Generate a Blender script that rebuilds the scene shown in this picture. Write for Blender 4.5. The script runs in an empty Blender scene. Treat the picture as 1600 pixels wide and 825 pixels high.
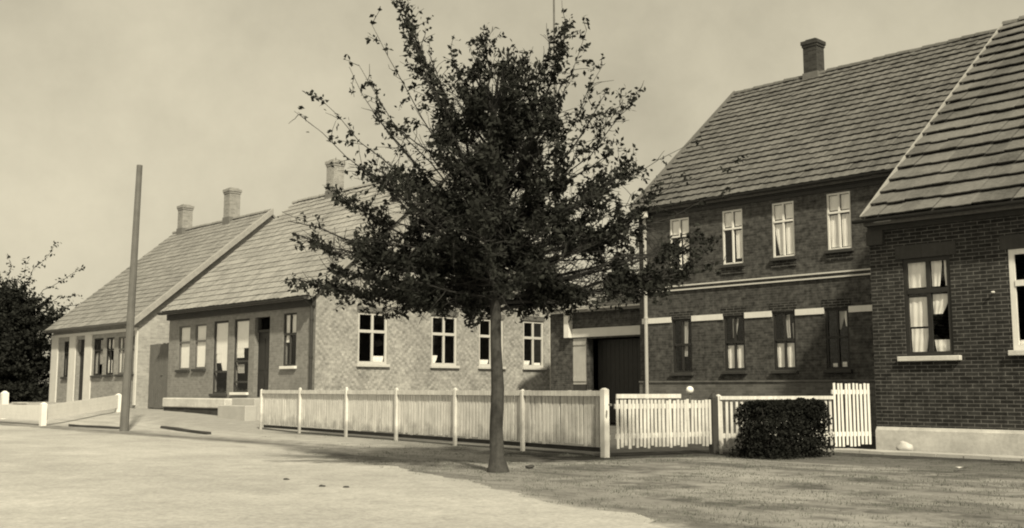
import bpy, bmesh, math, random
from mathutils import Vector, Matrix
S = bpy.context.scene
COL = S.collection
R = math.radians
rng = random.Random(7)

# ------------------------------------------------------------------ camera, sky, sun, exposure
EYE = 1.1
PITCH = math.atan(195.5 / 1640)
cam = bpy.data.cameras.new('camera')
cam.sensor_width = 36; cam.lens = 36 * 1640 / 1600; cam.clip_start = .1; cam.clip_end = 3000
co = bpy.data.objects.new('camera', cam); COL.objects.link(co)
co.location = (0, 0, EYE); co.rotation_euler = (math.pi / 2 + PITCH, 0, 0)
S.camera = co

SUN_EL = R(43)
SUN_DIR = Vector((.30, -.954, 0)).normalized()              # horizontal direction towards the sun
SUN_AZ = math.atan2(SUN_DIR.x, SUN_DIR.y)                  # from +Y towards +X
TINT = (1.0, .91, .675)

w = bpy.data.worlds.new('World'); S.world = w; w.use_nodes = True
nt = w.node_tree; nt.nodes.clear()
out = nt.nodes.new('ShaderNodeOutputWorld'); bg = nt.nodes.new('ShaderNodeBackground')
sky = nt.nodes.new('ShaderNodeTexSky'); sky.sky_type = 'NISHITA'; sky.sun_disc = False
sky.sun_elevation = SUN_EL; sky.sun_rotation = SUN_AZ; sky.dust_density = 4; sky.air_density = 1; sky.ozone_density = 1
bw = nt.nodes.new('ShaderNodeRGBToBW')
pw = nt.nodes.new('ShaderNodeMath'); pw.operation = 'POWER'; pw.inputs[1].default_value = .35
gain = nt.nodes.new('ShaderNodeMath'); gain.operation = 'MULTIPLY'; gain.inputs[1].default_value = 2.75
tc = nt.nodes.new('ShaderNodeTexCoord')
n1 = nt.nodes.new('ShaderNodeTexNoise'); n1.inputs['Scale'].default_value = 2.4; n1.inputs['Detail'].default_value = 10; n1.inputs['Roughness'].default_value = .62
mr = nt.nodes.new('ShaderNodeMapRange'); mr.inputs[1].default_value = .36; mr.inputs[2].default_value = .64
mr.inputs[3].default_value = .8; mr.inputs[4].default_value = 1.14
mu = nt.nodes.new('ShaderNodeMath'); mu.operation = 'MULTIPLY'
tn = nt.nodes.new('ShaderNodeMix'); tn.data_type = 'RGBA'; tn.blend_type = 'MULTIPLY'
tn.inputs[0].default_value = 1; tn.inputs[7].default_value = (*TINT, 1)
L = nt.links.new
L(sky.outputs[0], bw.inputs[0]); L(bw.outputs[0], pw.inputs[0]); L(pw.outputs[0], gain.inputs[0])
L(tc.outputs['Generated'], n1.inputs['Vector']); L(n1.outputs['Fac'], mr.inputs[0])
L(gain.outputs[0], mu.inputs[0]); L(mr.outputs[0], mu.inputs[1]); L(mu.outputs[0], tn.inputs[6])
L(tn.outputs[2], bg.inputs[0]); bg.inputs[1].default_value = .1; L(bg.outputs[0], out.inputs[0])

sl = bpy.data.lights.new('sun', 'SUN'); sl.energy = 3.3; sl.angle = R(2.5); sl.color = (1, .912, .685)
so = bpy.data.objects.new('sun', sl); COL.objects.link(so)
sd = Vector((SUN_DIR.x * math.cos(SUN_EL), SUN_DIR.y * math.cos(SUN_EL), math.sin(SUN_EL)))
so.rotation_euler = sd.to_track_quat('Z', 'Y').to_euler(); so.location = sd * 60
S.cycles.filter_width = 2.0
S.view_settings.view_transform = 'Standard'; S.view_settings.look = 'None'
S.view_settings.exposure = 0.66; S.view_settings.gamma = 1; S.view_settings.use_curve_mapping = False

# ------------------------------------------------------------------ materials
def nodes(name, rough=.9, spec=.25):
    m = bpy.data.materials.new(name); m.use_nodes = True
    t = m.node_tree; b = t.nodes['Principled BSDF']
    b.inputs['Roughness'].default_value = rough; b.inputs['Specular IOR Level'].default_value = spec
    return m, t, b

def N(t, kind, **kw):
    n = t.nodes.new('ShaderNode' + kind)
    for k, v in kw.items():
        if k.startswith('i_'):
            key = k[2:]; key = int(key) if key.isdigit() else key.replace('_', ' ')
            n.inputs[key].default_value = v
        else: setattr(n, k, v)
    return n

def math_(t, op, a, b=None, c=None):
    n = t.nodes.new('ShaderNodeMath'); n.operation = op
    for i, v in enumerate((a, b, c)):
        if v is None: continue
        if isinstance(v, (int, float)): n.inputs[i].default_value = v
        else: t.links.new(v, n.inputs[i])
    return n.outputs[0]

def noise(t, vec, scale, detail=4, rough=.6):
    n = N(t, 'TexNoise'); n.inputs['Scale'].default_value = scale
    n.inputs['Detail'].default_value = detail; n.inputs['Roughness'].default_value = rough
    t.links.new(vec, n.inputs['Vector']); return n.outputs['Fac']

def remap(t, v, a, b, c, d):
    n = N(t, 'MapRange'); t.links.new(v, n.inputs[0])
    for i, x in enumerate((a, b, c, d)): n.inputs[i + 1].default_value = x
    return n.outputs[0]

def grey(v): return (v, v * .985, v * .955, 1)

def tone(t, b, val):
    """grey value -> faintly warm neutral base colour"""
    cb = N(t, 'CombineColor')
    t.links.new(val, cb.inputs[0]); t.links.new(math_(t, 'MULTIPLY', val, .985), cb.inputs[1])
    t.links.new(math_(t, 'MULTIPLY', val, .955), cb.inputs[2]); t.links.new(cb.outputs[0], b.inputs['Base Color'])

def bump(t, b, h, strength=.3, dist=.02):
    n = N(t, 'Bump'); n.inputs['Strength'].default_value = strength; n.inputs['Distance'].default_value = dist
    t.links.new(h, n.inputs['Height']); t.links.new(n.outputs[0], b.inputs['Normal'])

def wall_uv(t):
    """object-space (along wall, height) for axis-aligned walls"""
    tc = N(t, 'TexCoord'); s = N(t, 'SeparateXYZ'); n = N(t, 'SeparateXYZ')
    t.links.new(tc.outputs['Object'], s.inputs[0]); t.links.new(tc.outputs['Normal'], n.inputs[0])
    ax = math_(t, 'ROUND', math_(t, 'ABSOLUTE', n.outputs[0])); ay = math_(t, 'SUBTRACT', 1.0, ax)
    u = math_(t, 'ADD', math_(t, 'MULTIPLY', s.outputs[0], ay), math_(t, 'MULTIPLY', s.outputs[1], ax))
    c = N(t, 'CombineXYZ'); t.links.new(u, c.inputs[0]); t.links.new(s.outputs[2], c.inputs[1])
    return tc.outputs['Object'], c.outputs[0], u, s.outputs[2]

def mat_plain(name, v, amt=.25, scale=3., rough=.85, fine=40., bmp=.2, streak=0):
    m, t, b = nodes(name, rough)
    tc = N(t, 'TexCoord'); vec = tc.outputs['Object']
    a = noise(t, vec, scale, 5); f = noise(t, vec, fine, 3)
    x = math_(t, 'ADD', math_(t, 'MULTIPLY', math_(t, 'SUBTRACT', a, .5), 2 * amt), math_(t, 'MULTIPLY', math_(t, 'SUBTRACT', f, .5), amt))
    if streak:
        mp = N(t, 'Mapping'); mp.inputs['Scale'].default_value = (9, 9, .5); t.links.new(vec, mp.inputs[0])
        st = noise(t, mp.outputs[0], 2.5, 4)
        x = math_(t, 'ADD', x, math_(t, 'MULTIPLY', math_(t, 'SUBTRACT', st, .5), streak))
    tone(t, b, math_(t, 'MULTIPLY', math_(t, 'ADD', x, 1.0), v))
    bump(t, b, f, bmp, .01); return m

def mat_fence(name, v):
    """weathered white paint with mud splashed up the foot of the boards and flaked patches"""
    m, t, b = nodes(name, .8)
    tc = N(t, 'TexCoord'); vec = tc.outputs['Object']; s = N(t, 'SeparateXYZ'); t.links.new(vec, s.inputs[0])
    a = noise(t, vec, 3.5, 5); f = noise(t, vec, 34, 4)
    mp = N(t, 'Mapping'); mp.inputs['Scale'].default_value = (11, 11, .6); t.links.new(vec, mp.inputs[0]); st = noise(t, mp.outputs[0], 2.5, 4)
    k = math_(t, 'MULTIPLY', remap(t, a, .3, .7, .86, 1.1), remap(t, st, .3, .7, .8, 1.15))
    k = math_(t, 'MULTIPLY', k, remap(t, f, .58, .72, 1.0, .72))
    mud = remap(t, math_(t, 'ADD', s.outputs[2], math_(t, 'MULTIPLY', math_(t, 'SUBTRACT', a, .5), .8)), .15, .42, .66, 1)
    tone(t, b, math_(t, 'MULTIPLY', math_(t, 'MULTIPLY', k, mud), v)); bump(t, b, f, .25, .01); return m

def mat_brick(name, v1, v2, mortar, bwid=.235, bh=.077, amt=.35, stain=.3):
    m, t, b = nodes(name, .9)
    ob, uv, u, z = wall_uv(t)
    br = N(t, 'TexBrick'); t.links.new(uv, br.inputs['Vector'])
    br.inputs['Scale'].default_value = 1; br.inputs['Brick Width'].default_value = bwid; br.inputs['Row Height'].default_value = bh
    br.inputs['Mortar Size'].default_value = .007; br.inputs['Mortar Smooth'].default_value = .3; br.inputs['Bias'].default_value = 0
    br.inputs['Color1'].default_value = (v1,) * 3 + (1,); br.inputs['Color2'].default_value = (v2,) * 3 + (1,)
    br.inputs['Mortar'].default_value = (mortar,) * 3 + (1,)
    g = N(t, 'RGBToBW'); t.links.new(br.outputs['Color'], g.inputs[0])
    big = noise(t, ob, .9, 6, .65); mid = noise(t, ob, 7, 4)
    k = math_(t, 'ADD', math_(t, 'MULTIPLY', math_(t, 'SUBTRACT', big, .5), 2 * stain), math_(t, 'MULTIPLY', math_(t, 'SUBTRACT', mid, .5), 2 * amt))
    tone(t, b, math_(t, 'MULTIPLY', g.outputs[0], math_(t, 'ADD', k, 1.0)))
    h = math_(t, 'SUBTRACT', 1.0, br.outputs['Fac']); bump(t, b, h, .6, .012); return m

def mat_diaper(name, light, dark):
    """brickwork laid in concentric lozenges of lighter and darker headers"""
    m, t, b = nodes(name, .9)
    ob, uv, u, z = wall_uv(t)
    bh = .075
    zz = math_(t, 'MULTIPLY', math_(t, 'FLOOR', math_(t, 'DIVIDE', z, bh)), bh)
    uu = math_(t, 'MULTIPLY', math_(t, 'FLOOR', math_(t, 'DIVIDE', u, .06)), .06)
    def tri(x, per):
        f = math_(t, 'FRACT', math_(t, 'DIVIDE', x, per)); return math_(t, 'ABSOLUTE', math_(t, 'SUBTRACT', f, .5))
    d = math_(t, 'ADD', math_(t, 'MULTIPLY', tri(uu, 1.92), 1.92), math_(t, 'MULTIPLY', tri(zz, 1.95), 1.95))
    band = math_(t, 'FRACT', math_(t, 'DIVIDE', d, .23))
    band = remap(t, math_(t, 'ABSOLUTE', math_(t, 'SUBTRACT', band, .5)), .1, .4, 0, 1)
    br = N(t, 'TexBrick'); t.links.new(uv, br.inputs['Vector'])
    br.inputs['Scale'].default_value = 1; br.inputs['Brick Width'].default_value = .24; br.inputs['Row Height'].default_value = bh
    br.inputs['Mortar Size'].default_value = .006; br.inputs['Color1'].default_value = (.82,) * 3 + (1,); br.inputs['Color2'].default_value = (1.12,) * 3 + (1,)
    br.inputs['Mortar'].default_value = (.95,) * 3 + (1,)
    g = N(t, 'RGBToBW'); t.links.new(br.outputs['Color'], g.inputs[0])
    big = remap(t, noise(t, ob, 1.1, 6, .65), .3, .7, .78, 1.2); mid = remap(t, noise(t, ob, 9, 4), .3, .7, .76, 1.24)
    wear = remap(t, noise(t, ob, 2.3, 4), .38, .6, .25, 1)
    base = math_(t, 'ADD', light, math_(t, 'MULTIPLY', math_(t, 'MULTIPLY', band, wear), dark - light))
    tone(t, b, math_(t, 'MULTIPLY', math_(t, 'MULTIPLY', base, g.outputs[0]), math_(t, 'MULTIPLY', big, mid)))
    bump(t, b, math_(t, 'SUBTRACT', 1.0, br.outputs['Fac']), .4, .01); return m

def mat_tile(name, v, var=.5, stain=.4):
    m, t, b = nodes(name, .85)
    at = N(t, 'Attribute'); at.attribute_name = 'tone'
    tc = N(t, 'TexCoord'); ob = tc.outputs['Object']
    big = noise(t, ob, .7, 6, .6); f = noise(t, ob, 18, 4)
    k = math_(t, 'ADD', math_(t, 'MULTIPLY', math_(t, 'SUBTRACT', at.outputs['Fac'], .5), 2 * var),
              math_(t, 'ADD', math_(t, 'MULTIPLY', math_(t, 'SUBTRACT', big, .5), 2 * stain), math_(t, 'MULTIPLY', math_(t, 'SUBTRACT', f, .5), 1.1)))
    tone(t, b, math_(t, 'MULTIPLY', math_(t, 'MAXIMUM', math_(t, 'ADD', k, 1.0), .15), v)); bump(t, b, f, .3, .01); return m

def mat_leaf(name, v, var=.5):
    m, t, b = nodes(name, .75, .12)
    at = N(t, 'Attribute'); at.attribute_name = 'tone'
    val = math_(t, 'MULTIPLY', math_(t, 'ADD', math_(t, 'MULTIPLY', math_(t, 'SUBTRACT', at.outputs['Fac'], .5), 2 * var), 1.0), v)
    cb = N(t, 'CombineColor'); t.links.new(math_(t, 'MULTIPLY', val, .95), cb.inputs[0]); t.links.new(val, cb.inputs[1]); t.links.new(math_(t, 'MULTIPLY', val, .9), cb.inputs[2])
    t.links.new(cb.outputs[0], b.inputs['Base Color'])
    tr = N(t, 'BsdfTranslucent'); t.links.new(cb.outputs[0], tr.inputs[0])
    mx = N(t, 'MixShader'); mx.inputs[0].default_value = .12
    t.links.new(b.outputs[0], mx.inputs[1]); t.links.new(tr.outputs[0], mx.inputs[2])
    t.links.new(mx.outputs[0], t.nodes['Material Output'].inputs[0]); return m

def mat_glass():
    m, t, b = nodes('glass', .03)
    tr = N(t, 'BsdfTransparent'); tr.inputs[0].default_value = (.97, .97, .97, 1)
    gl = N(t, 'BsdfGlossy'); gl.inputs['Roughness'].default_value = .03
    tc = N(t, 'TexCoord'); bp = N(t, 'Bump'); bp.inputs['Strength'].default_value = .12; bp.inputs['Distance'].default_value = .02
    t.links.new(noise(t, tc.outputs['Object'], 3, 2), bp.inputs['Height']); t.links.new(bp.outputs[0], gl.inputs['Normal'])
    ge = N(t, 'NewGeometry'); dp = N(t, 'VectorMath'); dp.operation = 'DOT_PRODUCT'
    t.links.new(ge.outputs['Incoming'], dp.inputs[0]); t.links.new(ge.outputs['Normal'], dp.inputs[1])
    c = math_(t, 'ABSOLUTE', dp.outputs['Value'])             # Schlick, the same from both sides of the pane
    f2 = math_(t, 'ADD', .06, math_(t, 'MULTIPLY', .94, math_(t, 'POWER', math_(t, 'SUBTRACT', 1.0, c), 5.0)))
    mx = N(t, 'MixShader'); t.links.new(f2, mx.inputs[0]); t.links.new(tr.outputs[0], mx.inputs[1]); t.links.new(gl.outputs[0], mx.inputs[2])
    t.links.new(mx.outputs[0], t.nodes['Material Output'].inputs[0]); return m

def mat_ground():
    m, t, b = nodes('ground', .95, .1)
    tc = N(t, 'TexCoord'); ob = tc.outputs['Object']; s = N(t, 'SeparateXYZ'); t.links.new(ob, s.inputs[0])
    x, y = s.outputs[0], s.outputs[1]
    q = math_(t, 'ADD', math_(t, 'MULTIPLY', x, -.692), math_(t, 'MULTIPLY', y, .722))
    p = math_(t, 'ADD', math_(t, 'MULTIPLY', x, .722), math_(t, 'MULTIPLY', y, .692))
    big = noise(t, ob, .55, 6, .62); mid = noise(t, ob, 2.6, 6, .7); fine = noise(t, ob, 22, 5, .7)
    # the verge by the right-hand houses is grassed, the left part is trodden sand
    right = remap(t, q, 17.5, 11.5, 0, 1)
    edge = math_(t, 'MINIMUM', 10.95, math_(t, 'SUBTRACT', 10.95, math_(t, 'MULTIPLY', math_(t, 'SUBTRACT', 18.7, q), .31)))
    dist = math_(t, 'SUBTRACT', p, edge)
    wob = math_(t, 'ADD', dist, math_(t, 'MULTIPLY', math_(t, 'SUBTRACT', mid, .5), 1.6))
    off = remap(t, wob, -.1, 1.5, .12, 1)                     # bare right next to the road
    gfac = math_(t, 'MULTIPLY', math_(t, 'MULTIPLY', right, off), remap(t, math_(t, 'ADD', big, math_(t, 'MULTIPLY', math_(t, 'SUBTRACT', mid, .5), 1.1)), .36, .56, .4, 1))
    # thin weeds on the left verge in streaks along the road
    mp = N(t, 'Mapping'); mp.inputs['Rotation'].default_value = (0, 0, R(46)); mp.inputs['Scale'].default_value = (1, 1, 1)
    t.links.new(ob, mp.inputs[0]); mp2 = N(t, 'Mapping'); mp2.inputs['Scale'].default_value = (.22, 1.3, 1); t.links.new(mp.outputs[0], mp2.inputs[0])
    st = noise(t, mp2.outputs[0], 1.3, 6, .65)
    strip = math_(t, 'MULTIPLY', remap(t, wob, -.05, .35, 0, 1), remap(t, wob, 1.9, .6, 0, 1))
    gfac = math_(t, 'MULTIPLY', gfac, remap(t, st, .4, .6, 1.0, .6))
    lfac = math_(t, 'MAXIMUM', math_(t, 'MULTIPLY', strip, remap(t, st, .3, .6, .35, .9)), remap(t, st, .5, .68, 0, .45))
    fac = math_(t, 'MAXIMUM', gfac, lfac)
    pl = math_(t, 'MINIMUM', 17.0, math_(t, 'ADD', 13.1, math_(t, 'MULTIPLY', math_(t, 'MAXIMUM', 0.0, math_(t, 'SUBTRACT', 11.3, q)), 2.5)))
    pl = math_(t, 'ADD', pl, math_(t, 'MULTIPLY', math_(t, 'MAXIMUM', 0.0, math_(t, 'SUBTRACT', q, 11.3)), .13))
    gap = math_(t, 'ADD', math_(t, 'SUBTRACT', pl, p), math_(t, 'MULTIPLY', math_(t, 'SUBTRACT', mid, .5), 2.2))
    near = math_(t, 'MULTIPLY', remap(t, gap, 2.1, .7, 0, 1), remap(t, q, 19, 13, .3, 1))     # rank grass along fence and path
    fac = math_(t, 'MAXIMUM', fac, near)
    yard = math_(t, 'MULTIPLY', remap(t, p, 13.9, 14.4, 0, 1), remap(t, q, 25, 23, 0, 1))
    fac = math_(t, 'MAXIMUM', fac, math_(t, 'MULTIPLY', yard, .85))
    sand = math_(t, 'MULTIPLY', remap(t, mid, .3, .7, .85, 1.12), .42)
    sand = math_(t, 'MULTIPLY', sand, remap(t, fine, .25, .75, .82, 1.15))
    dirt = math_(t, 'MULTIPLY', remap(t, mid, .3, .7, .6, 1.45), .085)
    dirt = math_(t, 'MULTIPLY', dirt, remap(t, fine, .25, .75, .65, 1.35))
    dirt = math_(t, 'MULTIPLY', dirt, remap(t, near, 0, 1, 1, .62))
    v = math_(t, 'ADD', math_(t, 'MULTIPLY', sand, math_(t, 'SUBTRACT', 1.0, fac)), math_(t, 'MULTIPLY', dirt, fac))
    tone(t, b, v); bump(t, b, math_(t, 'ADD', fine, math_(t, 'MULTIPLY', mid, 3)), .5, .04); return m

def mat_road():
    m, t, b = nodes('road_sand', .95, .1)
    tc = N(t, 'TexCoord'); ob = tc.outputs['Object']
    mp = N(t, 'Mapping'); mp.inputs['Rotation'].default_value = (0, 0, R(46)); t.links.new(ob, mp.inputs[0])
    mp2 = N(t, 'Mapping'); mp2.inputs['Scale'].default_value = (.4, 1., 1); t.links.new(mp.outputs[0], mp2.inputs[0])
    rut = noise(t, mp2.outputs[0], .9, 6, .6); big = noise(t, ob, .35, 5, .6); mid = noise(t, ob, 3.2, 6, .7); fine = noise(t, ob, 16, 6, .8)
    v = math_(t, 'MULTIPLY', remap(t, rut, .3, .7, .86, 1.1), .44)
    v = math_(t, 'MULTIPLY', v, remap(t, big, .3, .7, .82, 1.12)); v = math_(t, 'MULTIPLY', v, remap(t, mid, .3, .7, .86, 1.12))
    v = math_(t, 'MULTIPLY', v, remap(t, fine, .25, .75, .6, 1.3)); 
    tone(t, b, v); bump(t, b, math_(t, 'ADD', fine, math_(t, 'MULTIPLY', math_(t, 'ADD', mid, rut), 2)), .45, .03); return m

M = dict(
    frame=mat_plain('white_window_paint', .5, .14, 6, .6, 30, .15, .2),
    verge=mat_plain('mortared_verge', .3, .3, 5, .9, 20, .4, .2),
    white=mat_plain('white_paint', .72, .14, 4, .6, 30, .15, .18),
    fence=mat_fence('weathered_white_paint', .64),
    dark=mat_plain('dark_paint', .03, .3, 5, .5),
    dwood=mat_plain('dark_wood', .05, .35, 4, .85, 40, .4, .5),
    wood=mat_plain('grey_wood', .13, .3, 4, .9, 40, .4, .5),
    pale=mat_plain('pale_boards', .42, .2, 4, .8, 30, .2, .3),
    metal=mat_plain('grey_metal', .14, .25, 6, .45),
    pmetal=mat_plain('pale_painted_metal', .4, .2, 6, .5),
    cloth=mat_plain('curtain_cloth', .85, .08, 6, .9, 60, .1),
    lace=mat_plain('grey_cloth', .4, .2, 8, .9, 60, .1),
    plaster=mat_plain('white_plaster', .52, .5, 1.6, .9, 14, .35, .15),
    kerb=mat_plain('kerb_stone', .4, .25, 2, .9, 20, .4),
    stone=mat_plain('field_stone', .5, .3, 8, .9, 25, .5),
    trim=mat_plain('pale_trim_render', .6, .15, 3, .85, 30, .2),
    b_dark=mat_brick('dark_brick', .016, .034, .12, bwid=.22, bh=.066, amt=1.2, stain=.5),
    b_mid=mat_brick('brown_brick', .045, .08, .085, bwid=.22, bh=.066, amt=1.4, stain=.5),
    b_plinth=mat_brick('faded_brick', .1, .15, .15, amt=.4, stain=.4),
    b_shop=mat_brick('grey_brick', .19, .24, .24, amt=.35, stain=.3),
    b_cot=mat_brick('pale_grey_brick', .24, .3, .3, amt=.3, stain=.3),
    b_chim=mat_brick('chimney_brick', .03, .055, .06, amt=.4, stain=.3),
    b_chim2=mat_brick('pale_chimney_brick', .22, .3, .3, amt=.3, stain=.3),
    diaper=mat_diaper('lozenge_brick', .335, .225),
    b_gab=mat_brick('yellow_brick', .3, .4, .38, amt=.3, stain=.3),
    t_dark=mat_tile('weathered_tiles', .12, .22, .8),
    t_mid=mat_tile('red_brown_tiles', .12, .2, .5),
    t_pale=mat_tile('pale_tiles', .26, .16, .3),
    t_pale2=mat_tile('faded_tiles', .21, .16, .3),
    bark=mat_plain('bark', .055, .6, 14, .95, 55, 1., .9),
    twig=mat_plain('twig_bark', .03, .3, 9, .95),
    leaf=mat_leaf('leaves', .024, .5), leaf2=mat_leaf('dark_leaves', .022, .5), hedge=mat_leaf('bush_leaves', .015, .5),
    grass=mat_leaf('grass_blades', .13, .5),
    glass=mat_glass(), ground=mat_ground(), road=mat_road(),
    globe=mat_plain('white_glass_ball', .85, .03, 3, .15, 20, 0),
)

# ------------------------------------------------------------------ building helpers
def link(o, parent=None):
    COL.objects.link(o)
    if parent: o.parent = parent
    return o

def thing(name, label, cat, loc=(0, 0, 0), rot=0, group=None):
    o = bpy.data.objects.new(name, None); o.empty_display_size = .3; link(o)
    o.location = loc; o.rotation_euler = (0, 0, rot); tag(o, label, cat, group); return o

def tag(o, label, cat, group=None):
    o['label'] = label; o['category'] = cat
    if group: o['group'] = group
    return o

def obj(name, bm, mat, parent=None, smooth=False, normals=True):
    if normals: bmesh.ops.recalc_face_normals(bm, faces=bm.faces)
    me = bpy.data.meshes.new(name); bm.to_mesh(me); bm.free(); me.materials.append(mat)
    if smooth: me.polygons.foreach_set('use_smooth', [True] * len(me.polygons))
    return link(bpy.data.objects.new(name, me), parent)

def BM(): return bmesh.new()

FRONT = lambda a, z, d: (a, d, z)                          # facade on the local x axis, d goes into the house
def SIDE(Lx): return lambda a, z, d: (Lx - d, a, z)         # right gable, a goes along local y

def box(bm, a0, a1, z0, z1, d0, d1, f=FRONT, top=0.0, bevel=0):
    """top tapers the upper end"""
    v = []
    for z, k in ((z0, 0), (z1, top)):
        for a, d in ((a0 + k, d0 + k), (a1 - k, d0 + k), (a1 - k, d1 - k), (a0 + k, d1 - k)):
            v.append(bm.verts.new(f(a, z, d)))
    fs = [bm.faces.new(c) for c in ((v[3], v[2], v[1], v[0]), (v[4], v[5], v[6], v[7]), (v[0], v[1], v[5], v[4]),
          (v[1], v[2], v[6], v[5]), (v[2], v[3], v[7], v[6]), (v[3], v[0], v[4], v[7]))]
    if bevel:
        es = {e for fc in fs for e in fc.edges}
        bmesh.ops.bevel(bm, geom=list(es), offset=bevel, segments=1, affect='EDGES')
    return v

def beam(bm, p0, p1, w_, h_):
    """square bar between two points (top kept level)"""
    p0, p1 = Vector(p0), Vector(p1); d = (p1 - p0).normalized()
    sx = d.cross(Vector((0, 0, 1)))
    sx = Vector((1, 0, 0)) if sx.length < 1e-4 else sx.normalized()
    sy = sx.cross(d).normalized()
    v = [bm.verts.new(p + sx * a * w_ / 2 + sy * b * h_ / 2) for p in (p0, p1) for a, b in ((-1, -1), (1, -1), (1, 1), (-1, 1))]
    for c in ((0, 1, 2, 3), (7, 6, 5, 4), (0, 4, 5, 1), (1, 5, 6, 2), (2, 6, 7, 3), (3, 7, 4, 0)): bm.faces.new([v[i] for i in c])

def tube(bm, pts, radii, n=7, cap=True):
    rings = []; pts = [Vector(p) for p in pts]
    prev = None
    for i, p in enumerate(pts):
        d = (pts[min(i + 1, len(pts) - 1)] - pts[max(i - 1, 0)]).normalized()
        s = d.cross(prev if prev else Vector((.31, .95, .05)))
        if s.length < 1e-3: s = d.cross(Vector((1, 0, 0)))
        s.normalize(); t_ = s.cross(d); prev = t_
        rings.append([bm.verts.new(p + (s * math.cos(k * 2 * math.pi / n) + t_ * math.sin(k * 2 * math.pi / n)) * radii[i]) for k in range(n)])
    for a, b in zip(rings, rings[1:]):
        for k in range(n): bm.faces.new((a[k], a[(k + 1) % n], b[(k + 1) % n], b[k]))
    if cap: bm.faces.new(rings[0][::-1]); bm.faces.new(rings[-1])

def wall(bm, a0, a1, z0, z1, holes, f=FRONT, rev=.16, thick=True):
    """wall sheet with real openings and reveals"""
    A = sorted({a0, a1, *[h[0] for h in holes], *[h[1] for h in holes]}); Z = sorted({z0, z1, *[h[2] for h in holes], *[h[3] for h in holes]})
    vs = {}
    def V(a, z, d=0):
        k = (round(a, 4), round(z, 4), d)
        if k not in vs: vs[k] = bm.verts.new(f(a, z, d))
        return vs[k]
    for i in range(len(A) - 1):
        for j in range(len(Z) - 1):
            ca, cz = (A[i] + A[i + 1]) / 2, (Z[j] + Z[j + 1]) / 2
            if any(h[0] < ca < h[1] and h[2] < cz < h[3] for h in holes): continue
            bm.faces.new((V(A[i], Z[j]), V(A[i + 1], Z[j]), V(A[i + 1], Z[j + 1]), V(A[i], Z[j + 1])))
    for h in holes:
        q = [(h[0], h[2]), (h[1], h[2]), (h[1], h[3]), (h[0], h[3])]
        for k in range(4):
            b, c = q[k], q[(k + 1) % 4]
            bm.faces.new([bm.verts.new(f(*p, d)) for p, d in ((b, 0), (c, 0), (c, rev), (b, rev))])

def poly(bm, pts): bm.faces.new([bm.verts.new(p) for p in pts])

def shell(bm, Lx, D, z0, zw, zr, skip=()):
    """the remaining outer walls of a gabled house; front is built separately"""
    poly(bm, [(0, D, z0), (Lx, D, z0), (Lx, D, zw), (0, D, zw)])
    if 'left' not in skip: poly(bm, [(0, 0, z0), (0, D, z0), (0, D, zw), (0, D / 2, zr), (0, 0, zw)])
    if 'right' not in skip: poly(bm, [(Lx, 0, z0), (Lx, D, z0), (Lx, D, zw), (Lx, D / 2, zr), (Lx, 0, zw)])

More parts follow.
